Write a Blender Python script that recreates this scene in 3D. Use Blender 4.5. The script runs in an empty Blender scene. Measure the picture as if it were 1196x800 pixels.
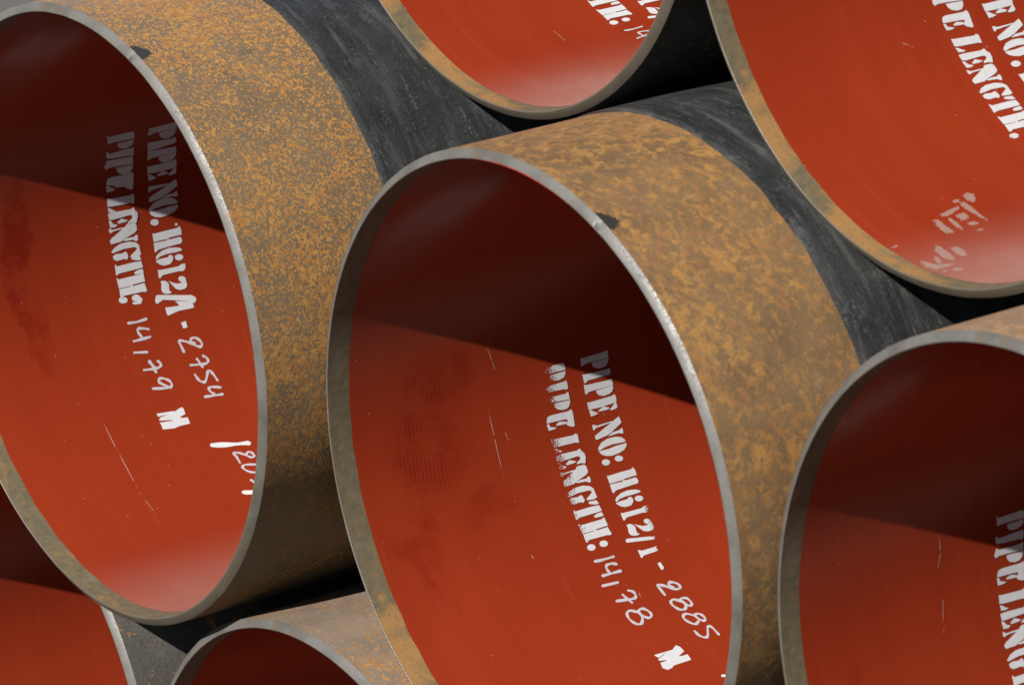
import bpy, bmesh, math, random
from mathutils import Vector, Matrix
random.seed(7)
scene = bpy.context.scene
col = scene.collection

# ------------------------------------------------------------------ camera, sky, sun, exposure
CAM_LOC=[6.368365, -4.575326, 3.135496]
CAM_R=[0.589014, 0.807847, -0.02111]
CAM_U=[-0.264859, 0.21766, 0.939401]
CAM_F=[-0.763487, 0.547729, -0.34217]
LENS=170.9450
POS={'C': [0.0, 0.0, 0.0], 'L': [-1.23213, -0.121701, 0.011811], 'T': [-0.619007, 0.402224, 1.074861], 'TR': [0.608947, 0.372534, 1.073492], 'R': [1.230346, 0.064876, -0.003272], 'B': [-0.611096, -0.052159, -1.069942], 'BL': [-1.841988, -0.030338, -1.06353]}

cd = bpy.data.cameras.new("camera")
cam = bpy.data.objects.new("camera", cd); col.objects.link(cam)
rv, uv, fv = Vector(CAM_R), Vector(CAM_U), Vector(CAM_F)
m3 = Matrix((rv, uv, -fv)).transposed()
cam.matrix_world = Matrix.Translation(CAM_LOC) @ m3.to_4x4()
cd.sensor_width = 36; cd.lens = LENS; cd.clip_end = 2000
cd.dof.use_dof = True
cd.dof.focus_distance = (Vector((-1.15, 0.1, 0.0)) - Vector(CAM_LOC)).dot(fv)
cd.dof.aperture_fstop = 8
scene.camera = cam

SUN_AZ, SUN_EL = math.radians(-76), math.radians(38.5)
sdir = Vector((math.cos(SUN_EL)*math.cos(SUN_AZ), math.cos(SUN_EL)*math.sin(SUN_AZ), math.sin(SUN_EL)))
w = bpy.data.worlds.new("World"); scene.world = w; w.use_nodes = True
nt = w.node_tree; bg = nt.nodes["Background"]
sky = nt.nodes.new("ShaderNodeTexSky"); sky.sky_type = 'NISHITA'; sky.sun_disc = False
sky.sun_elevation = SUN_EL; sky.sun_rotation = math.atan2(sdir.x, sdir.y)
nt.links.new(sky.outputs[0], bg.inputs[0]); bg.inputs[1].default_value = 0.05
sky.dust_density = 0.3; sky.air_density = 1.0
sl = bpy.data.lights.new("sun", 'SUN'); sl.energy = 5.0; sl.angle = math.radians(0.5); sl.color = (1, 0.96, 0.9)
so = bpy.data.objects.new("sun", sl); col.objects.link(so)
so.rotation_euler = sdir.to_track_quat('Z', 'Y').to_euler(); so.location = sdir*30
scene.view_settings.view_transform = 'Standard'; scene.view_settings.look = 'None'
scene.view_settings.exposure = 1.7; scene.view_settings.gamma = 1.0

# ------------------------------------------------------------------ dimensions (metres)
R = 0.61; RI = 0.5925; LEN = 14.17; LAND = 0.003; BEV = 0.0094

# ------------------------------------------------------------------ material helpers
class NT:
    def __init__(s, name):
        s.m = bpy.data.materials.new(name); s.m.use_nodes = True
        s.t = s.m.node_tree; s.b = s.t.nodes["Principled BSDF"]; s.out = s.t.nodes["Material Output"]
    def n(s, typ, **kw):
        x = s.t.nodes.new(typ)
        for k, v in kw.items(): setattr(x, k, v)
        return x
    def put(s, sock, v):
        if isinstance(v, bpy.types.NodeSocket): s.t.links.new(v, sock)
        else: sock.default_value = v if not (isinstance(v, tuple) and len(v) == 3 and sock.type == 'RGBA') else (*v, 1)
    def obj(s): return s.n("ShaderNodeTexCoord").outputs["Object"]
    def uv(s): return s.n("ShaderNodeTexCoord").outputs["UV"]
    def map(s, v, scale=(1,1,1), loc=(0,0,0)):
        x = s.n("ShaderNodeMapping"); s.put(x.inputs[0], v); x.inputs["Scale"].default_value = scale; x.inputs["Location"].default_value = loc
        return x.outputs[0]
    def noise(s, v, scale, detail=4, rough=.55, dist=0.0):
        x = s.n("ShaderNodeTexNoise"); s.put(x.inputs["Vector"], v)
        x.inputs["Scale"].default_value = scale; x.inputs["Detail"].default_value = detail
        x.inputs["Roughness"].default_value = rough; x.inputs["Distortion"].default_value = dist
        return x.outputs["Fac"]
    def voro(s, v, scale, out="Distance", feature='F1'):
        x = s.n("ShaderNodeTexVoronoi", feature=feature); s.put(x.inputs["Vector"], v); x.inputs["Scale"].default_value = scale
        return x.outputs[out]
    def ramp(s, v, a, b, lo=0.0, hi=1.0, smooth=True):
        x = s.n("ShaderNodeMapRange", interpolation_type='SMOOTHSTEP' if smooth else 'LINEAR'); s.put(x.inputs[0], v)
        for i, q in zip((1, 2, 3, 4), (a, b, lo, hi)): x.inputs[i].default_value = q
        return x.outputs[0]
    def math(s, op, a, b=0.0, c=0.0):
        x = s.n("ShaderNodeMath", operation=op); s.put(x.inputs[0], a); s.put(x.inputs[1], b); s.put(x.inputs[2], c)
        return x.outputs[0]
    def mix(s, f, a, b):
        x = s.n("ShaderNodeMix", data_type='RGBA'); s.put(x.inputs["Factor"], f); s.put(x.inputs["A"], a); s.put(x.inputs["B"], b)
        return x.outputs["Result"]
    def sep(s, v):
        x = s.n("ShaderNodeSeparateXYZ"); s.put(x.inputs[0], v); return x.outputs
    def bump(s, h, strength=.3, dist=.001):
        x = s.n("ShaderNodeBump"); s.put(x.inputs["Height"], h); x.inputs["Strength"].default_value = strength; x.inputs["Distance"].default_value = dist
        s.t.links.new(x.outputs[0], s.b.inputs["Normal"])
    def set(s, **kw):
        for k, v in kw.items(): s.put(s.b.inputs[k.replace('_', ' ')], v)

def rust_mat(name, seed, scale, lo, hi, orange, base, blotch=0.5, dark=0.4, drops=0.0, grain=.5):
    t = NT(name); c = t.map(t.obj(), loc=(seed, seed*1.7, -seed))
    big = t.noise(c, 3.2, 5, .6)
    mid = t.noise(c, 17, 4, .6)
    sp = t.noise(c, scale, 3, .55, .6)
    sp2 = t.noise(c, scale*2.3, 2, .5)
    if drops:                                                       # separate round rust blooms of many sizes
        cw = t.n("ShaderNodeVectorMath", operation='ADD'); nn = t.n("ShaderNodeTexNoise"); t.put(nn.inputs["Vector"], c); nn.inputs["Scale"].default_value = scale*1.1
        sc_ = t.n("ShaderNodeVectorMath", operation='SCALE'); t.put(sc_.inputs[0], nn.outputs["Color"]); sc_.inputs["Scale"].default_value = .007
        t.put(cw.inputs[0], c); t.put(cw.inputs[1], sc_.outputs[0])
        d1 = t.voro(cw.outputs[0], scale*.62); d2 = t.voro(cw.outputs[0], scale*1.25)
        dd = t.math('SUBTRACT', .82, t.math('MULTIPLY', t.math('MINIMUM', t.math('MULTIPLY', d1, 1.25), d2), .75))
        sp = t.math('ADD', t.math('MULTIPLY', dd, drops), t.math('MULTIPLY', sp, 1-drops))
    v = t.math('ADD', sp, t.math('MULTIPLY', t.math('SUBTRACT', big, .5), blotch))
    v = t.math('ADD', v, t.math('MULTIPLY', t.math('SUBTRACT', mid, .5), .28))
    v = t.math('ADD', v, t.math('MULTIPLY', t.math('SUBTRACT', sp2, .5), .30))
    f = t.ramp(v, lo, hi)
    o2 = tuple(q*k for q, k in zip(orange, (.72, .62, .55)))
    oc = t.mix(t.ramp(t.noise(c, scale*.45, 3), .35, .65), orange, o2)
    b2 = tuple(q*.62 for q in base)
    bc = t.mix(t.ramp(t.noise(c, 9, 5, .65), .35, .7, 0, dark*1.6), base, b2)
    cc = t.mix(f, bc, oc)
    fine = t.noise(c, scale*3.5, 3, .6)
    g_ = t.n("ShaderNodeMix", data_type='RGBA', blend_type='MULTIPLY'); t.put(g_.inputs["Factor"], grain); t.put(g_.inputs["A"], cc)
    t.put(g_.inputs["B"], t.mix(t.ramp(fine, .3, .7), (.45, .42, .42), (1.25, 1.25, 1.25))); cc = g_.outputs["Result"]
    # pale rubbed patches and dark oily ones
    rub = t.ramp(t.noise(t.map(c, (1, 1, 1), (3, 1, 8)), 6.5, 6, .7), .63, .72, 0, .55)
    cc = t.mix(rub, cc, (0.1184, 0.0942, 0.07269))
    oil = t.ramp(t.noise(t.map(c, (1, 1, 1), (-7, 2, 3)), 4.5, 4, .6), .64, .75, 0, .6)
    cc = t.mix(oil, cc, (0.03231, 0.02531, 0.01885))
    t.set(Base_Color=cc, Roughness=t.ramp(f, 0, 1, .48, .8), Metallic=0.0)
    t.bump(t.math('ADD', v, t.math('MULTIPLY', sp2, .4)), .35, .0012)
    return t.m

def steel_mat():
    t = NT("ground_steel"); c = t.obj(); z = t.sep(c)[2]
    a = t.noise(c, 12, 5, .6); b = t.noise(c, 260, 2, .5); d = t.noise(t.map(c, loc=(4, 4, 4)), 6, 6, .7)
    cc = t.mix(t.ramp(a, .35, .7), (0.04735, 0.04408, 0.03918), (0.03102, 0.02776, 0.02286))
    low = t.ramp(z, .05, -.5, 0, .30)                                  # the lower half of the end has rusted more
    cc = t.mix(t.ramp(t.math('ADD', d, low), .54, .68, 0, .7), cc, (0.03213, 0.0241, 0.01339))
    cc = t.mix(t.ramp(t.noise(c, 45, 4, .7), .6, .72, 0, .5), cc, (0.0569, 0.03079, 0.01071))
    cc = t.mix(t.ramp(b, .56, .7, 0, .5), cc, (0.0174, 0.0154, 0.01339))
    t.set(Base_Color=cc, Metallic=0.0, Roughness=t.ramp(b, .3, .7, .42, .65))
    t.b.inputs["Specular IOR Level"].default_value = .38
    t.bump(t.math('ADD', t.math('MULTIPLY', b, .6), t.noise(c, 90, 3, .6)), .35, .0008)
    return t.m

def strip_mat(name, orange):
    t = NT(name); c = t.obj(); uv = t.uv(); sx = t.sep(uv)
    a = t.noise(c, 9, 6, .65, .4); b = t.noise(c, 60, 4, .6); g = t.noise(t.map(c, loc=(9, 2, 5)), 14, 5, .6)
    cc = t.mix(t.ramp(b, .35, .65), (.060, .044, .020), (.042, .033, .017))
    rusty = t.math('MULTIPLY', t.ramp(sx[0], .22, .55), t.ramp(sx[0], .8, 1.05, 1, .2))      # rust where water lay
    v = t.math('ADD', a, t.math('MULTIPLY', rusty, orange))
    cc = t.mix(t.ramp(v, .55, .74, 0, .85), cc, (0.1429, 0.06939, 0.01633))
    cc = t.mix(t.ramp(g, .58, .7, 0, .5), cc, (.075, .064, .046))
    gr = t.noise(c, 210, 4, .7); cc = t.mix(t.ramp(gr, .5, .68, 0, .6), cc, (0.03673, 0.02939, 0.01796)); cc = t.mix(t.ramp(t.noise(t.map(c, loc=(3, 3, 9)), 90, 3, .6), .58, .68, 0, .5), cc, (0.09388, 0.06122, 0.02857))
    t.set(Base_Color=cc, Roughness=.65, Metallic=.0)
    t.bump(b, .3, .0008)
    return t.m

def lining_mat(name, seed, stains=(), ribs=(), pale_max=.62):
    t = NT(name); c = t.map(t.obj(), loc=(seed, 0, seed*.6)); uv = t.uv(); sx = t.sep(uv)
    a = t.noise(c, 2.6, 4, .55); b = t.noise(c, 34, 4, .6)
    cc = t.mix(t.ramp(a, .3, .7), (0.1225, 0.01387, 0.004385), (0.1083, 0.01193, 0.00374))
    cc = t.mix(t.ramp(b, .45, .75, 0, .25), cc, (0.1064, 0.01419, 0.006449))
    band = t.noise(t.map(uv, (.5, 22, 1), (seed, seed, 0)), 1.0, 4, .6); runs = t.noise(t.map(uv, (2.5, 40, 1), (seed, 2, 0)), 1.5, 5, .65)
    cc = t.mix(t.ramp(band, .35, .7, 0, .5), cc, (0.1045, 0.01102, 0.003429))
    cc = t.mix(t.ramp(runs, .58, .72, 0, .22), cc, (0.1429, 0.02449, 0.01143))
    wob = t.noise(c, 9, 4, .6); wob2 = t.noise(t.map(c, loc=(5, 5, 5)), 9, 4, .6)
    su = t.math('ADD', sx[0], t.math('MULTIPLY', t.math('SUBTRACT', wob, .5), .16))
    sv = t.math('ADD', sx[1], t.math('MULTIPLY', t.math('SUBTRACT', wob2, .5), .13))
    nzb = t.noise(t.map(c, loc=(2, 7, 1)), 16, 5, .7)
    def blob(u0, v0, ru, rvv):
        du = t.math('DIVIDE', t.math('SUBTRACT', su, u0), ru); dv = t.math('DIVIDE', t.math('SUBTRACT', sv, v0), rvv)
        q = t.math('ADD', t.math('MULTIPLY', du, du), t.math('MULTIPLY', dv, dv))
        return t.math('MULTIPLY', t.ramp(q, .25, 1.25, 1, 0), t.ramp(nzb, .36, .6, .15, 1))
    for (u0, v0, ru, rvv, k) in stains:
        cc = t.mix(t.math('MULTIPLY', blob(u0, v0, ru, rvv), k), cc, (0.07416, 0.004192, 0.001935))
    for (u0, v0, ru, rvv, k) in ribs:
        st = t.ramp(t.math('SINE', t.math('MULTIPLY', t.math('ADD', sx[1], t.math('MULTIPLY', sx[0], .05)), 2*math.pi/.0088)), -.5, .5, .35, 1)
        cc = t.mix(t.math('MULTIPLY', t.math('MULTIPLY', blob(u0, v0, ru, rvv), k), st), cc, (0.06771, 0.00374, 0.001935))
    # settled grit: fine pale specks everywhere, paler tint near the bottom of the pipe
    vd = t.voro(c, 46); vr = t.voro(c, 46, "Color")
    rnd = t.sep(vr)[0]
    spk = t.math('MULTIPLY', t.ramp(vd, .035, .07, 1, 0), t.ramp(rnd, .6, .95))
    cc = t.mix(t.math('MULTIPLY', spk, .6), cc, (0.2322, 0.1677, 0.1419))
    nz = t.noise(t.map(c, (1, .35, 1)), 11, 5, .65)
    scr = t.ramp(t.noise(t.map(uv, (14, 90, 1), (seed, 0, 0)), 3, 5, .7), .66, .74, 0, .16)
    cc = t.mix(scr, cc, (0.1612, 0.07094, 0.05159))
    pale_low = t.math('MULTIPLY', t.ramp(sx[0], .76, 1.14, 0, pale_max), t.ramp(nz, .2, .8, .85, 1.1))   # paler towards and past the bottom line
    cc = t.mix(pale_low, cc, (0.1935, 0.1354, 0.1128))
    t.set(Base_Color=cc, Roughness=t.ramp(b, .3, .8, .20, .28))
    t.b.inputs["Specular IOR Level"].default_value = .32
    t.bump(t.noise(c, 40, 3, .5), .03, .001)
    return t.m

def coating_mat(name, dust_sheen):
    t = NT(name); uv = t.uv(); c = t.map(t.obj(), loc=(dust_sheen*9, 0, 0))
    st = t.noise(t.map(uv, (1.6, 12, 1), (dust_sheen, 0, 0)), 2.0, 6, .72, .3)     # wrapped tape streaks round the pipe
    st2 = t.noise(t.map(uv, (5, 34, 1), (3, 3, 0)), 2.0, 5, .7, .2)
    fine = t.noise(c, 190, 4, .7); pat = t.noise(c, 8, 6, .7); pat2 = t.noise(t.map(c, loc=(1, 5, 2)), 22, 5, .7)
    cc = t.mix(t.ramp(pat, .35, .7), (0.005412, 0.005603, 0.005603), (0.0121, 0.01242, 0.01242))
    cc = t.mix(t.ramp(st, .48, .70, 0, .75), cc, (.031, .031, .030))
    cc = t.mix(t.math('MULTIPLY', t.ramp(st2, .52, .70), t.ramp(fine, .45, .62, 0, .7)), cc, (.052, .052, .050))
    cc = t.mix(t.ramp(t.math('ADD', pat2, t.math('MULTIPLY', t.math('SUBTRACT', st, .5), .6)), .56, .74, 0, .2+.45*dust_sheen), cc, (0.03948, 0.04011, 0.03884))  # grey dust patches; the extra amount paints the sky's sheen into the colour
    cc = t.mix(t.ramp(fine, .64, .76, 0, .35), cc, (0.0382, 0.0382, 0.03693))
    t.set(Base_Color=cc, Roughness=t.ramp(fine, .3, .7, .40, .62))
    t.b.inputs['Specular IOR Level'].default_value = .35
    t.bump(t.math('ADD', t.math('MULTIPLY', st, 1.5), t.math('MULTIPLY', fine, .5)), .5, .002)
    return t.m

def paint_mat(name, colr, wear=True, rough=.55, opac=1.0, nscale=420, low=False):
    t = NT(name)
    c = t.obj(); n1 = t.noise(c, nscale, 3, .6); n2 = t.noise(c, 60, 4, .6)
    cc = t.mix(t.ramp(n2, .35, .75, 0, .4), colr, tuple(q*.82 for q in colr))
    t.set(Base_Color=cc, Roughness=rough)
    at = t.n("ShaderNodeAttribute", attribute_name="wear").outputs["Fac"]
    v = t.math('ADD', t.math('ADD', t.math('MULTIPLY', t.math('SUBTRACT', n1, .5), 1.5), t.math('MULTIPLY', t.math('SUBTRACT', n2, .5), .7)), .5)
    keep = t.ramp(t.math('SUBTRACT', v, at), -.06, .06, 0, opac)
    tr = t.n("ShaderNodeBsdfTransparent"); mx = t.n("ShaderNodeMixShader")
    t.put(mx.inputs[0], keep); t.t.links.new(tr.outputs[0], mx.inputs[1]); t.t.links.new(t.b.outputs[0], mx.inputs[2])
    t.t.links.new(mx.outputs[0], t.out.inputs[0])
    return t.m

def ground_mat():
    t = NT("gravel_ground"); c = t.obj()
    cc = t.mix(t.ramp(t.noise(c, 40, 6, .7), .35, .7), (0.02423, 0.02047, 0.01616), (0.05384, 0.04577, 0.03769))
    t.set(Base_Color=cc, Roughness=.9); t.bump(t.noise(c, 60, 5, .7), .6, .02)
    return t.m

M_STEEL = steel_mat(); M_STRIP = strip_mat("bare_inner_steel", .02); M_STRIP2 = strip_mat("bare_inner_steel_rusty", .2); M_BLACK = coating_mat("black_coating", 0.0); M_BLACK2 = coating_mat("dust_sheen_black_coating", .8)
M_STENCIL = paint_mat("white_stencil_paint", (0.2531, 0.2531, 0.2611))
M_MARKER = paint_mat("white_marker", (0.2154, 0.1993, 0.2154), rough=.4)
M_BRUSH = paint_mat("white_brush_paint", (0.2854, 0.2854, 0.2854))
M_SCRATCH = paint_mat("scratch_mark", (0.1939, 0.1077, 0.08077), nscale=180)
M_DUST = paint_mat("dry_mud_print", (0.2367, 0.1837, 0.1551), nscale=200, opac=.42)
M_RED = paint_mat('red_paint_smear', (0.1388, 0.009796, 0.004082), nscale=200)
M_GRIND = paint_mat('dark_grinding_mark', (0.01184, 0.01078, 0.01078), nscale=260, rough=.5, opac=.9)

# ------------------------------------------------------------------ mesh helpers
def link(name, me, parent, mats, loc=(0, 0, 0)):
    o = bpy.data.objects.new(name, me); col.objects.link(o)
    for m in (mats if isinstance(mats, (list, tuple)) else [mats]): me.materials.append(m)
    o.parent = parent; o.location = loc
    o.cycles.shadow_terminator_geometry_offset = 0.0; o.cycles.shadow_terminator_offset = 0.0
    return o

def revolve(name, prof, parent, mat, seg=480, closed=False, wob=None, flip=False, th0=-math.pi/2, smooth=True):
    """prof: list of (radius, y, sharp) ; axis along local +Y, seam at the bottom"""
    bm = bmesh.new(); uvl = bm.loops.layers.uv.new("UVMap"); rings = []
    for k, (r, y, *_) in enumerate(prof):
        ring = []
        for i in range(seg):
            th = th0 + 2*math.pi*i/seg
            rr, yy = r, y
            if wob: dr, dy = wob(k, th); rr += dr; yy += dy
            ring.append(bm.verts.new((rr*math.cos(th), yy, rr*math.sin(th))))
        rings.append(ring)
    n = len(prof)
    for k in range(n if closed else n-1):
        a, b = rings[k], rings[(k+1) % n]
        for i in range(seg):
            j = (i+1) % seg
            vs = [a[i], a[j], b[j], b[i]]
            if flip: vs.reverse()
            f = bm.faces.new(vs); f.smooth = smooth
            for lp in f.loops:
                v = lp.vert
                ii = i if v in (a[i], b[i]) else i+1
                lp[uvl].uv = ((2*math.pi*ii/seg)*R if not flip else (2*math.pi*ii/seg - math.pi)*RI, v.co.y)
    sh = {k for k, q in enumerate(prof) if len(q) > 2 and q[2]}
    bm.edges.ensure_lookup_table()
    for k in sh:
        for i in range(seg):
            e = bm.edges.get((rings[k][i], rings[k][(i+1) % seg]))
            if e: e.smooth = False
    me = bpy.data.meshes.new(name); bm.to_mesh(me); bm.free()
    return link(name, me, parent, mat, (0, 0, R))

def catmull(pts, n=6):
    if len(pts) < 3: return [tuple(a) for a in pts]
    P = [pts[0]] + list(pts) + [pts[-1]]; out = []
    for i in range(1, len(P)-2):
        for k in range(n):
            t = k/n
            out.append(tuple(.5*((2*P[i][d]) + (P[i+1][d]-P[i-1][d])*t + (2*P[i-1][d]-5*P[i][d]+4*P[i+1][d]-P[i+2][d])*t*t + (3*P[i][d]-P[i-1][d]-3*P[i+1][d]+P[i+2][d])*t**3) for d in (0, 1)))
    out.append(tuple(pts[-1])); return out

class Decal:
    """flat paint pieces laid on the inside of the pipe: s = arc length down from the left-hand line, y = depth"""
    def __init__(s): s.bm = bmesh.new(); s.w = s.bm.verts.layers.float.new("wear"); s.k = 0
    def v(s, p, h, wear):
        th = math.pi + p[0]/RI; r = RI - h
        x = s.bm.verts.new((r*math.cos(th), p[1], r*math.sin(th))); x[s.w] = wear; return x
    def poly(s, pts, wear=lambda p: 0.0, h=.0010):
        s.k += 1; h += (s.k % 12)*.00006
        a = sum(p[0]*q[1]-q[0]*p[1] for p, q in zip(pts, pts[1:]+pts[:1]))
        if a > 0: pts = pts[::-1]
        vs = [s.v(p, h, wear(p)) for p in pts]
        f = s.bm.faces.new(vs); bmesh.ops.triangulate(s.bm, faces=[f])
    def patch(s, pts, edge, mid, h=.0008):
        P = [pts[-1]] + list(pts) + [pts[0]]; ring = []
        for a, b in zip(pts, P[2:]): ring += [a, ((a[0]+b[0])/2, (a[1]+b[1])/2)]
        n = len(ring); ring = [tuple((ring[i-1][d]+2*ring[i][d]+ring[(i+1) % n][d])/4 for d in (0, 1)) for i in range(n)]
        c = (sum(p[0] for p in ring)/n, sum(p[1] for p in ring)/n); s.k += 1; h += (s.k % 12)*.00005
        o = [s.v((c[0]+(p[0]-c[0])*1.3, c[1]+(p[1]-c[1])*1.3), h, edge) for p in ring]
        i_ = [s.v((c[0]+(p[0]-c[0])*.55, c[1]+(p[1]-c[1])*.55), h, mid) for p in ring]; cv = s.v(c, h, mid)
        for k in range(n):
            j = (k+1) % n
            s.bm.faces.new((o[k], o[j], i_[j], i_[k])); s.bm.faces.new((i_[k], i_[j], cv))
    def stroke(s, pts, wid, wear=0.0, h=.0011, taper=False, jit=0.0):
        pts = catmull(pts); n = len(pts); rows = []
        wv = (lambda i: wear) if not callable(wear) else wear
        for i, p in enumerate(pts):
            a = pts[max(i-1, 0)]; b = pts[min(i+1, n-1)]
            dx, dy = b[0]-a[0], b[1]-a[1]; L = math.hypot(dx, dy) or 1
            nx, ny = -dy/L, dx/L
            ww = wid*(1 + jit*random.uniform(-.5, .5) + (2.2*jit*math.sin(i*.55+wid*900+p[0]*60) if jit else 0))
            if taper: ww *= .25 + .75*math.sin(math.pi*(i+.5)/n)
            hh = h + .00045*i/n
            rows.append([s.v((p[0]+nx*ww*q, p[1]+ny*ww*q), hh, wv(i/n)) for q in (-.5, .5)])
        for p, q in zip(rows, rows[1:]):
            s.bm.faces.new((p[0], q[0], q[1], p[1]))
        if not taper:
            for e, sg in ((0, -1), (n-1, 1)):                       # round ends
                a = pts[0 if e == 0 else n-2]; b = pts[1 if e == 0 else n-1]
                dx, dy = (b[0]-a[0])*sg, (b[1]-a[1])*sg; L = math.hypot(dx, dy) or 1; dx /= L; dy /= L
                c = pts[e]; hh = h + .00045*e/n + .00002
                fan = [s.v((c[0]+wid*.5*(math.sin(t)*dx - math.cos(t)*dy*1), c[1]+wid*.5*(math.sin(t)*dy + math.cos(t)*dx)), hh, wv(e/n)) for t in [math.pi*k/6 for k in range(7)]]
                s.bm.faces.new(fan)
    def build(s, name, parent, mat):
        bmesh.ops.recalc_face_normals(s.bm, faces=s.bm.faces[:])
        me = bpy.data.meshes.new(name); s.bm.to_mesh(me); s.bm.free()
        return link(name, me, parent, mat, (0, 0, R))

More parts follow.
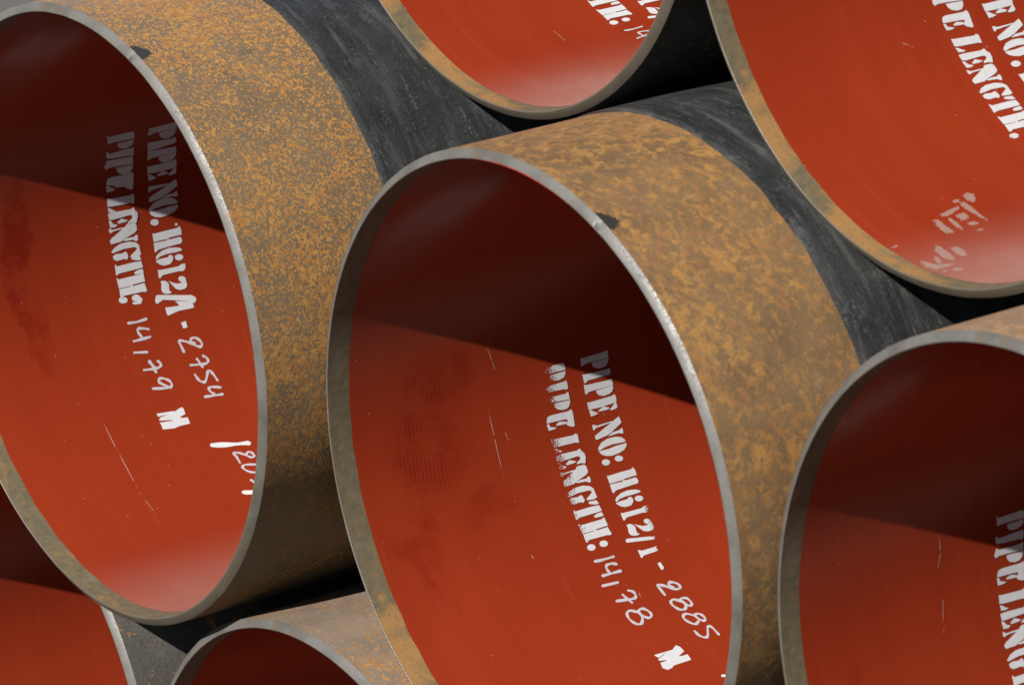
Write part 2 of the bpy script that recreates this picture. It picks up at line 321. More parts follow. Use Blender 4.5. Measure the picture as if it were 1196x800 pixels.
DATA={"glyph":{"1P":[[[0.0511,0.5753],[0.0523,0.5803],[0.0516,0.6294],[0.0495,0.6388],[0.0652,0.6404],[0.0647,0.6036],[0.0645,0.5893],[0.0676,0.5767],[0.0663,0.5748]],[[0.0662,0.6004],[0.066,0.6403],[0.0732,0.6385],[0.0787,0.6328],[0.081,0.6243],[0.0804,0.6141],[0.0767,0.6053],[0.0706,0.6009]]],"1I":[[[0.0839,0.5763],[0.0852,0.5818],[0.0866,0.6339],[0.0855,0.6402],[0.0954,0.6429],[0.0979,0.6375],[0.0979,0.5873],[0.1019,0.5826],[0.1007,0.5777]]],"1P2":[[[0.1039,0.5766],[0.1059,0.582],[0.1082,0.6359],[0.1079,0.6421],[0.1194,0.6444],[0.1202,0.637],[0.12,0.592],[0.1209,0.5847],[0.1239,0.5811],[0.1225,0.5772]],[[0.1216,0.6023],[0.1203,0.6432],[0.1259,0.6433],[0.1317,0.6391],[0.1349,0.6313],[0.1357,0.6199],[0.1324,0.6092],[0.127,0.6041]]],"1E":[[[0.1387,0.5783],[0.1401,0.5842],[0.1397,0.6376],[0.1376,0.6442],[0.1452,0.6468],[0.1541,0.645],[0.1551,0.6057],[0.154,0.5793]],[[0.1544,0.5802],[0.1558,0.585],[0.1605,0.5922],[0.1652,0.6003],[0.1672,0.5907],[0.1675,0.5814]],[[0.1602,0.6004],[0.1549,0.6139],[0.1602,0.6271],[0.1632,0.6244],[0.1628,0.6081],[0.1623,0.602]],[[0.1645,0.6262],[0.1602,0.6333],[0.1538,0.6419],[0.1545,0.6448],[0.1632,0.646],[0.1657,0.6424],[0.1663,0.6319]]],"1N":[[[0.1836,0.5802],[0.185,0.5864],[0.1874,0.5909],[0.1866,0.6271],[0.1886,0.6286],[0.1909,0.5952],[0.1915,0.5868],[0.1948,0.5829],[0.1937,0.5805]],[[0.2053,0.5811],[0.1855,0.6335],[0.1813,0.6444],[0.1877,0.6464],[0.1947,0.6476],[0.2075,0.6195],[0.2108,0.6083],[0.2135,0.5839],[0.212,0.5813]],[[0.2117,0.6121],[0.2076,0.6236],[0.2073,0.6401],[0.2048,0.6439],[0.2057,0.6478],[0.2149,0.6473],[0.2148,0.6432],[0.2124,0.6366],[0.2129,0.6138]]],"1O":[[[0.2331,0.5812],[0.2278,0.5839],[0.2207,0.5931],[0.2168,0.6086],[0.2174,0.627],[0.2212,0.6403],[0.2274,0.6467],[0.2318,0.6474],[0.2316,0.6392],[0.2298,0.6171],[0.2315,0.5961],[0.2344,0.587]],[[0.2357,0.5815],[0.2357,0.5886],[0.2362,0.6049],[0.2344,0.626],[0.2349,0.6423],[0.2347,0.6486],[0.2395,0.6475],[0.2461,0.6398],[0.2495,0.6253],[0.2506,0.6085],[0.2477,0.5951],[0.2428,0.5864]]],"1:":[[[0.2617,0.6005],[0.264,0.5987],[0.2654,0.5955],[0.2657,0.5914],[0.2647,0.5874],[0.2627,0.5841],[0.2601,0.5823],[0.2573,0.5822],[0.255,0.584],[0.2536,0.5872],[0.2534,0.5912],[0.2544,0.5953],[0.2564,0.5986],[0.259,0.6004]],[[0.2616,0.632],[0.2638,0.6302],[0.2651,0.6269],[0.2652,0.6227],[0.2642,0.6185],[0.2622,0.6151],[0.2597,0.6131],[0.2571,0.6129],[0.2549,0.6147],[0.2536,0.618],[0.2535,0.6221],[0.2545,0.6264],[0.2565,0.6299],[0.259,0.6319]]],"1H":[[[0.2844,0.5844],[0.2855,0.5891],[0.2851,0.6191],[0.2854,0.6416],[0.2826,0.6478],[0.2903,0.6512],[0.2997,0.6507],[0.2991,0.6448],[0.2995,0.6219],[0.301,0.6172],[0.3005,0.5907],[0.3009,0.5854]],[[0.3029,0.5852],[0.3023,0.591],[0.3036,0.6141],[0.3006,0.6194],[0.3029,0.6216],[0.3025,0.6445],[0.3044,0.6489],[0.3109,0.6505],[0.3151,0.6467],[0.3148,0.6386],[0.3161,0.5948],[0.3197,0.5882],[0.3189,0.585]]],"16":[[[0.3345,0.5852],[0.3295,0.5893],[0.324,0.6019],[0.3222,0.6191],[0.3248,0.6366],[0.3289,0.6462],[0.3325,0.6468],[0.333,0.6311],[0.3323,0.6108],[0.3337,0.5958],[0.3378,0.5879]],[[0.3389,0.585],[0.3384,0.5938],[0.3384,0.6144],[0.3358,0.6144],[0.3358,0.6216],[0.3402,0.6249],[0.3467,0.6231],[0.3519,0.6157],[0.352,0.6023],[0.3488,0.5934],[0.3426,0.5858]],[[0.3458,0.6473],[0.3479,0.6454],[0.3491,0.642],[0.3492,0.6378],[0.3482,0.6336],[0.3462,0.6304],[0.3437,0.6286],[0.3411,0.6287],[0.339,0.6306],[0.3378,0.634],[0.3377,0.6382],[0.3387,0.6423],[0.3407,0.6456],[0.3432,0.6474]]],"11":[[[0.3603,0.5867],[0.3616,0.5918],[0.3628,0.6346],[0.3603,0.6419],[0.3608,0.651],[0.3708,0.6485],[0.3736,0.642],[0.3717,0.6346],[0.3716,0.5996],[0.3728,0.5939],[0.3765,0.5891],[0.3743,0.586]]],"12":[[[0.3852,0.5886],[0.3851,0.5952],[0.3878,0.6021],[0.3943,0.6062],[0.402,0.6045],[0.4075,0.6049],[0.4087,0.6094],[0.4112,0.6051],[0.41,0.5954],[0.4068,0.5888],[0.4008,0.5866],[0.3908,0.5894]],[[0.3877,0.6063],[0.3915,0.6127],[0.3963,0.6228],[0.3972,0.6316],[0.3964,0.6382],[0.394,0.6415],[0.3965,0.6454],[0.4022,0.6467],[0.407,0.6443],[0.4093,0.6391],[0.4093,0.6287],[0.406,0.62],[0.398,0.6137]],[[0.3881,0.629],[0.3846,0.6327],[0.3857,0.6404],[0.3898,0.6457],[0.3961,0.6457],[0.3975,0.6409],[0.3969,0.6371],[0.393,0.6307]]],"1/":[[[0.4128,0.5739],[0.4113,0.5783],[0.4205,0.6313],[0.4228,0.6384],[0.4276,0.6359],[0.4269,0.628],[0.4188,0.5745],[0.4162,0.5728]]],"11b":[[[0.4389,0.5892],[0.4395,0.5935],[0.4421,0.5973],[0.4421,0.6282],[0.4415,0.6327],[0.4514,0.6315],[0.4516,0.6252],[0.4521,0.6002],[0.4528,0.5957],[0.4561,0.5908],[0.4545,0.5886]]],"1-":[[[0.4755,0.6165],[0.4742,0.624],[0.4877,0.6256],[0.4908,0.6197],[0.4892,0.6175]]],"2P":[[[0.0464,0.4734],[0.0511,0.4791],[0.0508,0.5073],[0.0507,0.5326],[0.0541,0.5364],[0.0656,0.5383],[0.0649,0.506],[0.0641,0.4879],[0.0662,0.4786],[0.0624,0.477]],[[0.0687,0.5005],[0.0678,0.5371],[0.0738,0.5374],[0.0795,0.5327],[0.0821,0.5222],[0.081,0.5102],[0.0768,0.5027]]],"2I":[[[0.084,0.4755],[0.0895,0.4849],[0.088,0.5073],[0.0873,0.5337],[0.0862,0.5379],[0.0919,0.5392],[0.1021,0.5398],[0.1045,0.5354],[0.102,0.5317],[0.0999,0.4935],[0.0979,0.4777]]],"2P2":[[[0.1056,0.4785],[0.1099,0.4859],[0.1113,0.5323],[0.1083,0.5389],[0.1241,0.5403],[0.1213,0.5063],[0.1208,0.4862],[0.1228,0.4767],[0.1173,0.4746]],[[0.1237,0.5022],[0.1256,0.541],[0.1337,0.5385],[0.1398,0.5323],[0.1405,0.521],[0.137,0.5095],[0.1307,0.5036]]],"2E":[[[0.1524,0.48],[0.1457,0.4834],[0.1443,0.4918],[0.1453,0.5322],[0.1433,0.5397],[0.1493,0.5425],[0.1725,0.5415],[0.1765,0.5405],[0.1765,0.5354],[0.1723,0.5263],[0.169,0.523],[0.1618,0.5276],[0.1597,0.5261],[0.1584,0.5132],[0.1574,0.48]],[[0.1637,0.4998],[0.1602,0.5087],[0.1638,0.5241],[0.1678,0.5249],[0.1677,0.5172],[0.1665,0.5012]],[[0.1592,0.4786],[0.1591,0.4837],[0.1655,0.4863],[0.17,0.5004],[0.172,0.4929],[0.1717,0.4808]]],"2L":[[[0.1886,0.4817],[0.19,0.4875],[0.1924,0.5335],[0.1902,0.5382],[0.1931,0.5435],[0.2089,0.5429],[0.2084,0.5374],[0.2072,0.5357],[0.2056,0.4935],[0.2037,0.4818]],[[0.2063,0.4821],[0.2086,0.4886],[0.2123,0.4936],[0.2159,0.5017],[0.2175,0.4942],[0.216,0.4845]]],"2E2":[[[0.2213,0.4819],[0.2206,0.4933],[0.2226,0.5333],[0.2202,0.5411],[0.2268,0.5443],[0.2313,0.549],[0.2399,0.5495],[0.2506,0.545],[0.2476,0.5358],[0.2479,0.5265],[0.2453,0.5263],[0.2401,0.5361],[0.2361,0.5374],[0.2332,0.5322],[0.2344,0.4912],[0.2326,0.4836]],[[0.2412,0.5022],[0.236,0.512],[0.2422,0.5273],[0.244,0.5207],[0.2443,0.5043]],[[0.2349,0.4829],[0.2353,0.4879],[0.2423,0.4928],[0.2464,0.5026],[0.2492,0.4967],[0.2482,0.4858]]],"2N":[[[0.2522,0.483],[0.254,0.4869],[0.2565,0.4901],[0.2566,0.5185],[0.259,0.5218],[0.2594,0.4952],[0.262,0.4852],[0.259,0.4832]],[[0.2757,0.4825],[0.2717,0.487],[0.2562,0.5207],[0.252,0.5241],[0.2514,0.5324],[0.2521,0.5424],[0.2572,0.5458],[0.2675,0.5464],[0.2718,0.5398],[0.2782,0.5172],[0.2819,0.5077],[0.2823,0.4852]],[[0.2797,0.5126],[0.278,0.5233],[0.2786,0.5395],[0.2751,0.5427],[0.2778,0.5469],[0.2862,0.5463],[0.2878,0.5422],[0.2836,0.5356],[0.2821,0.5158]]],"2G":[[[0.3013,0.4826],[0.294,0.4911],[0.2897,0.5049],[0.2896,0.5252],[0.294,0.5399],[0.3,0.5468],[0.3087,0.5475],[0.3185,0.5487],[0.3206,0.5397],[0.3185,0.5243],[0.3153,0.5255],[0.3082,0.5385],[0.3056,0.5416],[0.3018,0.5369],[0.3006,0.5109],[0.3037,0.4854]],[[0.3088,0.4854],[0.3063,0.4925],[0.3079,0.5061],[0.3059,0.515],[0.3091,0.5178],[0.3173,0.5197],[0.3213,0.515],[0.3187,0.5099],[0.3194,0.4934],[0.315,0.486]]],"2T":[[[0.3281,0.4868],[0.3328,0.492],[0.3325,0.5287],[0.3339,0.5465],[0.3454,0.5488],[0.3461,0.5413],[0.3462,0.5005],[0.3467,0.4922],[0.3492,0.4881],[0.3469,0.486]],[[0.3239,0.5252],[0.3222,0.5289],[0.3236,0.5447],[0.3312,0.5476],[0.3312,0.5395],[0.3269,0.527]],[[0.3512,0.5269],[0.3487,0.5341],[0.348,0.5466],[0.355,0.5487],[0.3562,0.543],[0.3551,0.5282]]],"2H":[[[0.3575,0.4865],[0.3612,0.4919],[0.3612,0.5408],[0.3589,0.548],[0.3763,0.5492],[0.3762,0.5442],[0.3767,0.5235],[0.3766,0.5195],[0.3782,0.5157],[0.3775,0.4926],[0.3774,0.4886]],[[0.3788,0.4889],[0.3789,0.4959],[0.3792,0.5141],[0.3759,0.5187],[0.3792,0.5212],[0.3789,0.5438],[0.3788,0.5469],[0.3939,0.55],[0.3953,0.5452],[0.3936,0.5399],[0.3926,0.4976],[0.3964,0.4917],[0.3955,0.4881]]],"2:":[[[0.4099,0.504],[0.4123,0.5018],[0.4137,0.4983],[0.4139,0.4941],[0.4129,0.4901],[0.4107,0.4871],[0.408,0.4857],[0.4051,0.4861],[0.4027,0.4882],[0.4013,0.4917],[0.4011,0.4959],[0.4021,0.4999],[0.4043,0.503],[0.407,0.5044]],[[0.4098,0.5334],[0.4122,0.5312],[0.4136,0.5277],[0.4138,0.5235],[0.4128,0.5195],[0.4106,0.5164],[0.4079,0.515],[0.405,0.5154],[0.4026,0.5176],[0.4012,0.5211],[0.401,0.5253],[0.402,0.5293],[0.4042,0.5324],[0.4069,0.5338]]],"M":[[[0.6578,0.4927],[0.6579,0.4996],[0.6588,0.5355],[0.6515,0.5489],[0.658,0.5544],[0.6705,0.5554],[0.6768,0.538],[0.6792,0.5424],[0.6792,0.5567],[0.6941,0.5552],[0.6945,0.5466],[0.6946,0.513],[0.6986,0.5071],[0.7003,0.4953],[0.6923,0.4883],[0.6794,0.4927],[0.6788,0.5062],[0.6773,0.5088],[0.6743,0.4942],[0.6697,0.4935],[0.6646,0.5101],[0.6595,0.5183],[0.6652,0.5051],[0.6666,0.4966]]]},"place":{"L":{"1P":[-0.1873,-0.0653],"1I":[-0.1862,-0.066],"1P2":[-0.1845,-0.0654],"1E":[-0.186,-0.0688],"1N":[-0.1862,-0.0715],"1O":[-0.1904,-0.0728],"1H":[-0.1879,-0.0772],"16":[-0.1844,-0.0807],"11":[-0.188,-0.081],"12":[-0.1872,-0.0819],"2P":[-0.1869,-0.0647],"2I":[-0.1898,-0.067],"2P2":[-0.188,-0.0695],"2E":[-0.1965,-0.0711],"2L":[-0.1907,-0.0738],"2E2":[-0.1923,-0.0736],"2N":[-0.1914,-0.0755],"2G":[-0.1895,-0.0774],"2T":[-0.1899,-0.0809],"2H":[-0.1913,-0.0811]},"T":{"2T":[0.3349,-0.0711],"2H":[0.3349,-0.0688],"11b":[0.2525,-0.0704],"12":[0.3317,-0.0676]},"TR":{"2P2":[0.2207,-0.0054],"2E":[0.2171,-0.0092],"2L":[0.2226,-0.0097],"2E2":[0.2232,-0.0097],"2N":[0.2235,-0.0115],"2G":[0.2226,-0.0147],"2T":[0.2247,-0.0169],"2H":[0.2249,-0.0174],"1E":[0.2279,-0.0045],"1N":[0.2281,-0.0067],"1O":[0.2242,-0.0094],"1H":[0.227,-0.0129]},"R":{"2P":[-0.0688,0.0003],"2I":[-0.0711,-0.0046],"2P2":[-0.0717,-0.0088],"2E":[-0.0776,-0.0116],"2L":[-0.0731,-0.0136],"2E2":[-0.0741,-0.0156],"2N":[-0.0744,-0.0182],"2G":[-0.0726,-0.0215],"2T":[-0.0754,-0.0249]}},"hand":{"C":[[[0.4355,0.4894],[0.4368,0.504],[0.4372,0.5323]],[[0.4526,0.5312],[0.4491,0.5219],[0.449,0.5117],[0.4532,0.5065],[0.4617,0.507],[0.4672,0.51]],[[0.4669,0.4909],[0.4677,0.5118],[0.4681,0.533]],[[0.4861,0.4802],[0.4884,0.5145]],[[0.5101,0.5272],[0.5154,0.5352],[0.5236,0.5364],[0.529,0.5311],[0.5279,0.5175],[0.5239,0.4914]],[[0.5151,0.511],[0.5251,0.5151],[0.5356,0.52]],[[0.5577,0.5195],[0.5503,0.5058],[0.5556,0.4964],[0.5674,0.4951],[0.5798,0.5013],[0.584,0.5109],[0.5773,0.5193],[0.5681,0.5231],[0.5585,0.5221],[0.5542,0.5279],[0.556,0.5369],[0.5652,0.5433],[0.5743,0.5426],[0.5767,0.5339],[0.57,0.526],[0.5591,0.5207]],[[0.5406,0.5957],[0.5248,0.5931],[0.5168,0.5928],[0.5223,0.6049],[0.5302,0.6145],[0.537,0.6268],[0.5357,0.6359],[0.5273,0.6348],[0.5208,0.6264],[0.5196,0.6189],[0.5244,0.615],[0.5315,0.622]],[[0.5636,0.6203],[0.5553,0.6071],[0.5589,0.5986],[0.5682,0.5988],[0.579,0.6062],[0.5823,0.6164],[0.577,0.623],[0.5687,0.6232],[0.5605,0.6203],[0.5586,0.6276],[0.5622,0.6357],[0.5736,0.6386],[0.5791,0.6329],[0.5738,0.6261],[0.5641,0.622]],[[0.6019,0.6283],[0.5921,0.6133],[0.5969,0.6034],[0.6071,0.6048],[0.6184,0.614],[0.6192,0.6212],[0.6124,0.6305],[0.6019,0.6283],[0.5996,0.6361],[0.6069,0.6435],[0.6167,0.643],[0.6177,0.6362],[0.6089,0.6298]],[[0.6348,0.6059],[0.6469,0.6082],[0.6551,0.6163],[0.6527,0.6241],[0.6347,0.6367],[0.6373,0.6442],[0.6583,0.6464]]],"L":[[[0.2632,0.4093],[0.2652,0.4305],[0.2638,0.4529]],[[0.2856,0.451],[0.2808,0.4379],[0.2801,0.4267],[0.2883,0.426],[0.3008,0.4321]],[[0.3023,0.4097],[0.3024,0.4305],[0.302,0.4494]],[[0.3255,0.4023],[0.3312,0.4314]],[[0.3502,0.4293],[0.3619,0.434],[0.3678,0.4369]],[[0.3515,0.4286],[0.363,0.4323],[0.3771,0.4349]],[[0.3552,0.448],[0.3589,0.4517],[0.3655,0.4512],[0.3688,0.4446],[0.3687,0.4321],[0.3663,0.4101]],[[0.417,0.4532],[0.4029,0.4364],[0.397,0.4327],[0.3922,0.4368],[0.3932,0.4448],[0.3995,0.4546],[0.4085,0.459],[0.4152,0.454],[0.4146,0.4396],[0.4091,0.4138]],[[0.3502,0.5143],[0.3364,0.5123],[0.3265,0.5108],[0.3263,0.5183],[0.3334,0.5325],[0.3418,0.544],[0.3481,0.5542],[0.3439,0.5611],[0.3336,0.5578],[0.327,0.5497],[0.3269,0.5413],[0.3328,0.538],[0.3383,0.5453]],[[0.3682,0.5535],[0.3747,0.5603],[0.3825,0.5602],[0.3858,0.5535],[0.3848,0.5412],[0.381,0.5175]],[[0.3712,0.5374],[0.3816,0.5404],[0.391,0.5427]],[[0.4035,0.5191],[0.4141,0.5217],[0.4214,0.5269],[0.4233,0.5344],[0.4153,0.5423],[0.405,0.5491],[0.4023,0.5545],[0.4105,0.5593],[0.4275,0.5632]],[[0.4437,0.563],[0.439,0.5483],[0.4381,0.5371],[0.4462,0.5364],[0.455,0.5428]],[[0.4551,0.5195],[0.4577,0.5414],[0.4596,0.5606]],[[0.6254,0.5134],[0.6091,0.5146],[0.598,0.514],[0.6018,0.526],[0.612,0.5366],[0.6199,0.5438],[0.6198,0.5521],[0.61,0.5519],[0.6052,0.5453],[0.6109,0.5373]],[[0.6416,0.5451],[0.6363,0.5293],[0.6347,0.5161],[0.6419,0.5118],[0.6543,0.5185],[0.6622,0.5326]],[[0.6766,0.5096],[0.6889,0.5138]]],"T":[[[0.7731,0.4298],[0.7748,0.4476],[0.7732,0.4706]],[[0.7923,0.474],[0.789,0.4598],[0.7918,0.4484],[0.8061,0.4501]],[[0.8084,0.4328],[0.8066,0.4466],[0.8046,0.4647]]]},"brush":{"L":[[[0.5665,0.4799],[0.5763,0.5193],[0.5845,0.5584]],[[0.7047,0.4757],[0.7129,0.4988]]]},"misc":{"L":[[[0.4633,0.3971],[0.4642,0.4019],[0.4672,0.4338],[0.4692,0.4391],[0.4657,0.4492],[0.464,0.4584],[0.4677,0.4608],[0.4808,0.4589],[0.4838,0.4444],[0.487,0.447],[0.4896,0.4604],[0.504,0.4587],[0.504,0.4509],[0.5035,0.4334],[0.5054,0.421],[0.5012,0.394],[0.4921,0.3954],[0.4846,0.395],[0.488,0.4256],[0.4857,0.4226],[0.4803,0.3971],[0.4776,0.3964],[0.4733,0.4037],[0.4724,0.4198],[0.4706,0.405],[0.4719,0.3982]],[[0.2224,0.4886],[0.2216,0.493],[0.2387,0.5714],[0.2426,0.5766],[0.2472,0.5805],[0.2539,0.5773],[0.2565,0.5723],[0.2504,0.5657],[0.2339,0.5032],[0.2395,0.4868],[0.2332,0.4834]],[[0.2509,0.5031],[0.2542,0.5368],[0.2486,0.5343],[0.243,0.5297],[0.2509,0.5696],[0.2657,0.5696],[0.2642,0.5337],[0.2655,0.5227],[0.2685,0.5049],[0.2648,0.5029]],[[0.289,0.5296],[0.2883,0.5415],[0.3022,0.5408],[0.3023,0.5303]]]},"dots":{"L":[[[0.0745,0.5267],[0.0772,0.5253],[0.079,0.5222],[0.0794,0.5179],[0.0785,0.5134],[0.0763,0.5094],[0.0733,0.5069],[0.0702,0.5063],[0.0675,0.5077],[0.0657,0.5108],[0.0652,0.5151],[0.0662,0.5196],[0.0684,0.5236],[0.0713,0.5261]],[[0.0879,0.5707],[0.0898,0.5695],[0.0901,0.567],[0.0888,0.5648],[0.0866,0.5642],[0.0848,0.5654],[0.0844,0.5679],[0.0857,0.5701]],[[0.2169,0.4215],[0.2195,0.4197],[0.2212,0.4163],[0.2215,0.4118],[0.2205,0.4073],[0.2184,0.4036],[0.2155,0.4014],[0.2124,0.4011],[0.2098,0.4029],[0.2082,0.4063],[0.2078,0.4108],[0.2088,0.4153],[0.211,0.4191],[0.2138,0.4213]],[[0.2191,0.4526],[0.2219,0.4508],[0.2237,0.4473],[0.2241,0.4428],[0.2231,0.4382],[0.2209,0.4345],[0.2179,0.4323],[0.2147,0.4322],[0.2119,0.434],[0.2101,0.4375],[0.2097,0.4419],[0.2107,0.4465],[0.2129,0.4503],[0.2159,0.4524]],[[0.2235,0.4308],[0.2244,0.443],[0.2188,0.455],[0.2218,0.4563],[0.2306,0.4506],[0.2294,0.4353],[0.2274,0.4317]]],"T":[[[0.7434,0.4353],[0.7459,0.4324],[0.7473,0.4283],[0.7474,0.424],[0.746,0.4202],[0.7435,0.4177],[0.7404,0.417],[0.7373,0.4182],[0.7348,0.421],[0.7334,0.425],[0.7334,0.4293],[0.7348,0.4332],[0.7372,0.4357],[0.7403,0.4365]],[[0.7425,0.4646],[0.7447,0.4619],[0.7459,0.4582],[0.7458,0.4541],[0.7445,0.4504],[0.7422,0.448],[0.7394,0.4471],[0.7366,0.4481],[0.7345,0.4507],[0.7333,0.4544],[0.7334,0.4585],[0.7347,0.4622],[0.737,0.4647],[0.7397,0.4656]]],"TR":[[[0.4892,0.5915],[0.4916,0.5888],[0.4929,0.5847],[0.4931,0.5799],[0.4921,0.5753],[0.49,0.572],[0.4873,0.5704],[0.4846,0.571],[0.4823,0.5736],[0.4809,0.5778],[0.4807,0.5826],[0.4817,0.5871],[0.4838,0.5905],[0.4865,0.5921]],[[0.6324,0.4859],[0.6345,0.4831],[0.6357,0.4791],[0.6357,0.4746],[0.6345,0.4705],[0.6323,0.4676],[0.6296,0.4665],[0.627,0.4674],[0.6249,0.4701],[0.6238,0.4741],[0.6238,0.4787],[0.625,0.4828],[0.6271,0.4857],[0.6297,0.4868]]],"R":[]},"scratch":{"C":[[[-0.0213,0.3589],[0.007,0.3702],[0.0398,0.3802]],[[0.1004,0.3535],[0.1543,0.3577],[0.2309,0.3598]],[[0.1522,0.3839],[0.1697,0.388]],[[0.3879,0.363],[0.4033,0.3676]],[[0.5204,0.5461],[0.5337,0.5442]]],"L":[[[0.441,0.2745],[0.4922,0.2747],[0.5612,0.2739],[0.6373,0.2682]],[[0.655,0.2682],[0.6951,0.2689]]],"T":[[[0.7247,0.2948],[0.7704,0.2947]]],"R":[[[-0.0241,0.3431],[0.0084,0.3476],[0.0417,0.3392]],[[0.0926,0.3481],[0.1506,0.3405]]],"TR":[[[0.3983,0.3703],[0.4134,0.3936]]]},"smudge":{"TR":[[[0.7364,0.2711],[0.7303,0.2902],[0.7369,0.3021],[0.7577,0.2849],[0.7598,0.2784]],[[0.7487,0.2562],[0.7507,0.2671],[0.7723,0.2679],[0.7938,0.2654],[0.8174,0.264],[0.8173,0.2579],[0.7917,0.2547],[0.7611,0.2523]],[[0.7671,0.1913],[0.7606,0.2277],[0.7565,0.2467],[0.7663,0.2417],[0.7766,0.2082],[0.7753,0.1937]],[[0.7809,0.2185],[0.7754,0.2403],[0.7863,0.2483],[0.7998,0.2322],[0.7985,0.2178]],[[0.7776,0.1702],[0.7788,0.1846],[0.7986,0.1835],[0.8254,0.1825],[0.8302,0.1692],[0.8108,0.164]],[[0.7801,0.1991],[0.7822,0.2097],[0.81,0.208],[0.831,0.1994],[0.8126,0.1964]],[[0.8092,0.218],[0.8078,0.2379],[0.8189,0.2439],[0.8226,0.2284]],[[0.8347,0.2179],[0.838,0.2415],[0.8446,0.2218]],[[0.7403,0.246],[0.7401,0.2633],[0.7492,0.2574],[0.749,0.2451]],[[0.8497,0.1156],[0.8543,0.1239],[0.8791,0.121],[0.9045,0.1144],[0.9155,0.1017],[0.8987,0.095],[0.8738,0.1011]],[[0.8669,0.1346],[0.8744,0.1527],[0.905,0.143],[0.9129,0.1315],[0.8998,0.1245]],[[0.8752,0.0923],[0.8947,0.0892],[0.912,0.0804],[0.9129,0.0705],[0.8943,0.0774]],[[0.8816,0.0579],[0.8936,0.0598],[0.9214,0.0541],[0.9204,0.0914],[0.9287,0.0964],[0.9356,0.066],[0.9318,0.0451],[0.9029,0.0457]],[[0.9417,0.073],[0.9528,0.0906],[0.9655,0.0811],[0.9561,0.0665]],[[0.9393,0.0538],[0.9469,0.0623],[0.9597,0.0482]],[[0.8196,0.0463],[0.8152,0.0653],[0.8216,0.0615],[0.8246,0.0452]],[[0.8817,0.1587],[0.8846,0.1746],[0.8931,0.1672]]]}}

def rough_ring(seed, amp):
    rnd = random.Random(seed); ph = [(rnd.randint(3, 60), rnd.uniform(0, 6.28), rnd.uniform(.3, 1)) for _ in range(9)]
    def f(th): return amp*sum(a*math.sin(n*th+p) for n, p, a in ph)/4
    return f

GROUP = "coated steel pipes stacked in a pyramid"
def make_pipe(key, pos, label, m_rust, m_lin, cut=.045, coat=.345, coat_var=.004, notch=None, m_strip=None):
    root = bpy.data.objects.new("steel_pipe", None); col.objects.link(root)
    root.location = (pos[0], pos[1], pos[2]-R); root.empty_display_size = .2
    root["label"] = label; root["category"] = "pipe"; root["group"] = GROUP
    sd = sum(map(ord, key))
    # bare steel barrel (under the black coating it runs to the far end)
    revolve("steel_barrel", [(R, BEV+.0004), (R, .2), (R, coat+.03), (R, LEN-BEV)], root, m_rust)
    # bevelled end: small arris, flat land, 30 degree bevel, all slightly uneven
    f1, f2, f3 = rough_ring(sd, .0005), rough_ring(sd+1, .0005), rough_ring(sd+2, .0006)
    def wob(k, th):
        g = 0.0
        if notch:
            d = (th-notch+math.pi) % (2*math.pi)-math.pi
            if k in (3, 4, 5): g = -.0022*max(0, 1-abs(d)/.016)
        if k in (0, 1): return (0, f1(th)*.6)
        if k == 2: return (f2(th), f1(th)*.4)
        if k == 3: return (f2(th)+g, f1(th)*.4)
        if k == 4: return (g*.8, f3(th)-g*.6)
        if k == 5: return (0, f3(th)*.5-g*1.2)
        return (0, 0)
    revolve("bevelled_end", [(RI, .0012, 0), (RI+.0006, 0, 0), (RI+LAND-.0003, 0, 0), (RI+LAND+.0004, .0003, 0), (R-.0008, BEV-.0005, 0), (R, BEV+.0006, 0)], root, M_STEEL, seg=576, wob=wob)
    # far end ring closes the wall
    revolve("rear_end", [(R, LEN-BEV), (RI+LAND, LEN), (RI, LEN)], root, M_STEEL, seg=96)
    revolve("bare_inner_band", [(RI, .0012), (RI, cut+.02)], root, m_strip or M_STRIP, flip=True, seg=1440, th0=0, smooth=False)
    e1 = rough_ring(sd+5, .0012)
    revolve("inner_lining", [(RI-.0005, cut), (RI-.0005, .3), (RI-.0005, .8), (RI-.0005, 2.0), (RI-.0005, 6), (RI-.0005, LEN-.04)], root, m_lin, flip=True, seg=1440, th0=0, smooth=False,
            wob=lambda k, th: (0, e1(th) if k < 1 else 0))
    e2 = rough_ring(sd+9, coat_var*.5)
    revolve("outer_coating", [(R+.0003, coat-.012), (R+.0012, coat-.009), (R+.0036, coat), (R+.004, coat+.004), (R+.004, 1.2), (R+.004, 3), (R+.004, LEN-.35), (R+.0002, LEN-.345)], root, M_BLACK2 if key == 'C' else M_BLACK,
            wob=lambda k, th: (0, e2(th) if k < 4 else 0))
    if notch:
        bm = bmesh.new(); wl = bm.verts.layers.float.new("wear"); n, m = 20, 6; g = []
        for a in range(n+1):
            row = []
            for b in range(m+1):
                u, v = a/n*2-1, b/m
                th = notch + u*.040 ; y = BEV+.0006 + v*.030
                x = bm.verts.new(((R+.0005)*math.cos(th), y, (R+.0005)*math.sin(th)))
                x[wl] = -.15 + 1.1*max(0, (u*u*.9 + (v*(1.0+.4*u))**1.5) - .25); row.append(x)
            g.append(row)
        for a in range(n):
            for b in range(m): bm.faces.new((g[a][b], g[a+1][b], g[a+1][b+1], g[a][b+1]))
        me = bpy.data.meshes.new("grinding_mark"); bm.to_mesh(me); bm.free()
        link("grinding_mark", me, root, M_GRIND, (0, 0, R))
    return root

def affine(key):
    """where each pipe's stencil sits relative to the middle pipe's"""
    return {'C': (0, 0, 0), 'L': (-.188, -.066, -.040), 'T': (.334, -.070, 0), 'TR': (.2235, -.005, -.026), 'R': (-.073, -.002, -.075)}[key]

L1 = ['1P', '1I', '1P2', '1E', '1N', '1O', '1:', '1H', '16', '11', '12', '1/', '11b', '1-']
L2 = ['2P', '2I', '2P2', '2E', '2L', '2E2', '2N', '2G', '2T', '2H', '2:']

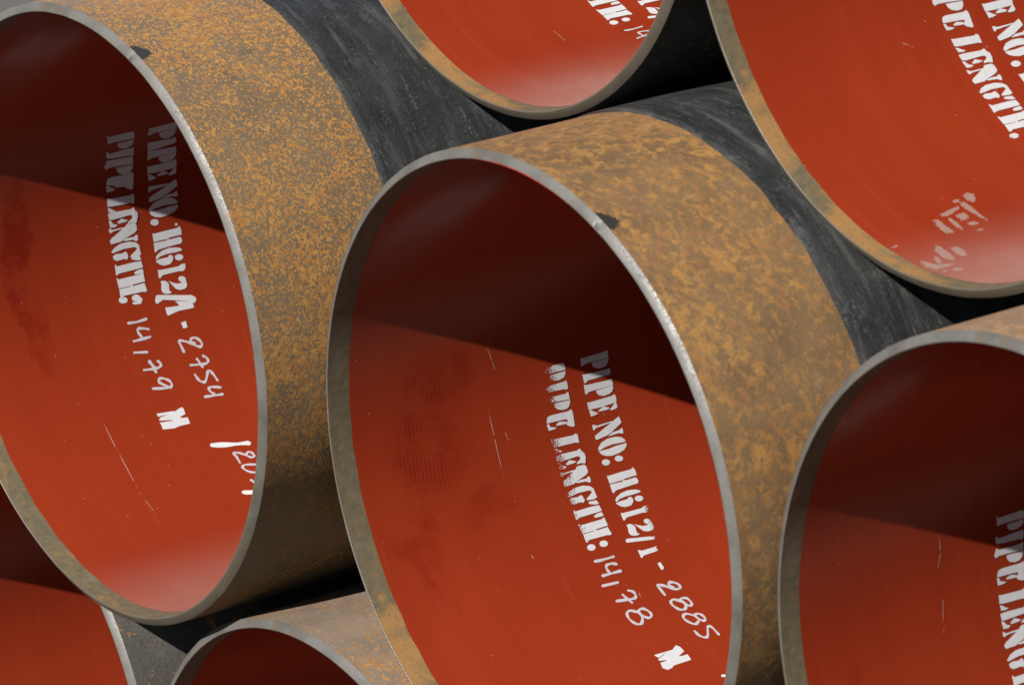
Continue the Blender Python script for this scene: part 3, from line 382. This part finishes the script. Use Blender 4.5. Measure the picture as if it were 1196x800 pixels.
def stencil(key, root):
    ds, dy, tl = affine(key); G = DATA['glyph']
    skip = {'L': {'1:', '2:', '1/', '11b', '1-'}, 'T': {'2:'}, 'TR': {'1:', '2:'}}.get(key, set())
    rnd = random.Random(sum(map(ord, key))+3)
    dots = [[tuple(p) for p in q] for q in DATA['dots'].get(key, [])]; misc = [[tuple(p) for p in q] for q in DATA['misc'].get(key, [])]
    for names in (L1, L2):
        d = Decal()
        if key == 'R' and names is L1: continue
        for g in names:
            if g in skip: continue
            sc = 1.0
            if key == 'L': sc = 1.13
            jy = 0 if key == 'C' else rnd.uniform(-.0008, .0008)
            a = [p for q in G[g] for p in q]; cx = sum(p[0] for p in a)/len(a)
            y0 = min(p[1] for p in a); y1 = max(p[1] for p in a)
            worn = rnd.random()
            def wear(p, g=g):
                u = (p[1]-y0)/max(y1-y0, 1e-4)
                if key == 'C':
                    if g in ('2P', '2I', '2P2'): return max(-.3, (1.08 if g == '2P' else .98)-1.15*u)
                    if g in ('2L', '2E2', '2N', '2G'): return max(-.3, .66-.95*u)
                    if g in ('2T', '2H'): return max(-.3, .42-.8*u)
                    if g in ('11', '12', '1/', '11b'): return max(-.3, -.05+.62*u**3)
                    return -.25
                if key == 'TR' and g in ('2E', '2E2', '2N', '2G'): return .1-.35*u
                return -.3 if worn < .7 else -.1
            for pl in G[g]:
                pts = [((p[0]-cx)*sc+cx, (p[1]-(y0+y1)/2)*(1 + (sc-1)*.4)+(y0+y1)/2) for p in pl]
                pts = [(p[0]+ds, p[1]+dy+jy+tl*(p[0]-.05)) for p in pts]
                d.poly(pts, lambda p, w=wear, dy=dy: w((p[0]-ds, p[1]-dy-jy-tl*(p[0]-ds-.05))))
        ymid = {'C': .56, 'L': .49, 'T': .49, 'TR': .55, 'R': .6}[key]
        for q in dots:
            if (sum(p[1] for p in q)/len(q) > ymid) == (names is L1): d.poly(q, lambda p: -.2 if not (key == 'TR' and p[0] > .6) else .35)
        if names is L1:
            for q in misc[1:]: d.poly(q, lambda p: -.4)
        d.build("stencilled_line", root, M_STENCIL)
    if key in ('C', 'L'):
        d = Decal(); d.poly([tuple(p) for p in G['M'][0]] if key == 'C' else misc[0], lambda p: -.4); d.build("stencilled_letter", root, M_STENCIL)
    if key == 'C':
        d = Decal(); d.poly([tuple(p) for p in [[0.7594, 0.5918], [0.761, 0.5892], [0.761, 0.5855], [0.7595, 0.5821], [0.757, 0.5804], [0.7545, 0.5809], [0.7529, 0.5834], [0.7529, 0.5871], [0.7544, 0.5905], [0.7569, 0.5923]]], lambda p: -.4); d.build("paint_spot", root, M_BRUSH)
        bm = bmesh.new(); wl = bm.verts.layers.float.new("wear"); prev = None          # red lining paint smeared over the inner edge of the end
        for k in range(41):
            th = math.radians(74+26*k/40); e = abs(k/20-1)
            cur = []
            for dr, yy, wv in ((0, .0008, 0), (.0004, -.0005, .1), (.0030, -.0006, .35+.6*e)):
                x = bm.verts.new(((RI+dr)*math.cos(th), yy, (RI+dr)*math.sin(th))); x[wl] = wv + .4*e*e; cur.append(x)
            if prev:
                for q in (0, 1): bm.faces.new((prev[q], cur[q], cur[q+1], prev[q+1]))
            prev = cur
        me = bpy.data.meshes.new("paint_smear"); bm.to_mesh(me); bm.free(); link("paint_smear", me, root, M_RED, (0, 0, R))
    groups = {'C': ((0, 7), (7, 11)), 'L': ((0, 8), (8, 14), (14, 17)), 'T': ((0, 3),)}.get(key, ())
    for a, b in groups:
        d = Decal()
        for q in DATA['hand'][key][a:b]: d.stroke(q, .0054 if key != 'T' else .0046, lambda u: -.2+.36*u*u, jit=.10)
        d.build("handwritten_number", root, M_MARKER)
    for q in DATA['brush'].get(key, []):
        d = Decal(); d.stroke(q, .0105, -.4, jit=.12); d.build("brush_mark", root, M_BRUSH)
    for q in DATA['scratch'].get(key, []):
        d = Decal(); d.stroke(q, .0017, lambda t: .30+.35*math.sin(t*17), taper=True, h=.0008); d.build("scratch_mark", root, M_SCRATCH)
    if key in DATA['smudge']:
        for a, b in ((0, 9), (9, 15), (15, 16)):
            d = Decal()
            for q in DATA['smudge'][key][a:b]: d.patch([tuple(p) for p in q], .85, .05)
            d.build("mud_print", root, M_DUST)

rustL = rust_mat("speckled_rust", 1.3, 145, .435, .545, (.182, .084, .0105), (.080, .056, .031), .36, .3, drops=.6)
rustC = rust_mat("blotchy_rust", 5.1, 58, .34, .70, (.150, .070, .0100), (.090, .0545, .0255), .58, .42, grain=.25)
rustT = rust_mat("shade_dark_barrel", 6.6, 70, .60, .72, (0.04082, 0.02449, 0.009796), (0.01306, 0.01184, 0.01061), .4)  # deep shade on this barrel put into a near-black base colour
rustR = rust_mat("pale_rust", 8.4, 50, .42, .70, (0.1616, 0.08343, 0.02962), (0.1346, 0.0969, 0.06193), .4)
rustB = rust_mat("thin_rust", 3.7, 120, .52, .60, (0.1616, 0.07808, 0.01616), (0.1077, 0.08188, 0.06031), .5)
rustG = rust_mat("grey_mill_scale", 11.2, 60, .62, .67, (0.1508, 0.07, 0.01346), (0.04577, 0.04308, 0.03661), .5)

linL = lining_mat("red_lining_streaked", 2.0, pale_max=.42, stains=[(.03, .19, .16, .035, .7), (.20, .20, .13, .03, .6)])
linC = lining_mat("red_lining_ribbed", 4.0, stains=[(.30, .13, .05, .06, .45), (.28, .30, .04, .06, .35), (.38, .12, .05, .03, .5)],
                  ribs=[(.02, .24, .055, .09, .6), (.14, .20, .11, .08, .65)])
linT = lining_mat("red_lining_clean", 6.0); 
linR = lining_mat("red_lining_stained", 8.0, stains=[(.2, .1, .1, .05, .3)])

# ------------------------------------------------------------------ ground
bm = bmesh.new(); bmesh.ops.create_grid(bm, x_segments=8, y_segments=8, size=300)
me = bpy.data.meshes.new("ground"); bm.to_mesh(me); bm.free()
g = link("ground", me, None, ground_mat(), (0, 0, POS['B'][2]-R-.006)); g["kind"] = "structure"

# ------------------------------------------------------------------ the stack
pipes = {}
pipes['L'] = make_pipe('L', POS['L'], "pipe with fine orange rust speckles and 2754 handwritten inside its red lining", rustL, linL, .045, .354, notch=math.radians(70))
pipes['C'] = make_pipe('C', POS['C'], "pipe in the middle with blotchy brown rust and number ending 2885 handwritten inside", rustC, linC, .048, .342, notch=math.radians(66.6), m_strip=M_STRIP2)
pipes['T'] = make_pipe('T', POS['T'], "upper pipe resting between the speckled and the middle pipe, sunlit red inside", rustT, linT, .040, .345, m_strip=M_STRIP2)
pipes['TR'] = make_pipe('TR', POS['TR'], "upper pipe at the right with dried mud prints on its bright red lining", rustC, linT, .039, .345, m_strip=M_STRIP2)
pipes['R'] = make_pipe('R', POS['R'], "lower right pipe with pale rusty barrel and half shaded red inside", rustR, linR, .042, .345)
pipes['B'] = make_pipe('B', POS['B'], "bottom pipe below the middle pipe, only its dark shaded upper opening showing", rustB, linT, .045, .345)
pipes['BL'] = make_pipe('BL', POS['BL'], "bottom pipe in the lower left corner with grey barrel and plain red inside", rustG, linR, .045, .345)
for key in ('L', 'C', 'T', 'TR', 'R'): stencil(key, pipes[key])
# the row underneath goes on below the frame and carries the middle pipes
D = POS['R'][0]
zb = POS['B'][2]
pipes['X1'] = make_pipe('X1', (POS['B'][0]+D, .03, zb), "hidden supporting pipe on the ground under the middle pipe and its right neighbour", rustB, linT)
pipes['X2'] = make_pipe('X2', (POS['B'][0]+2*D, .06, zb), "hidden supporting pipe on the ground at the right end of the bottom row", rustB, linR)
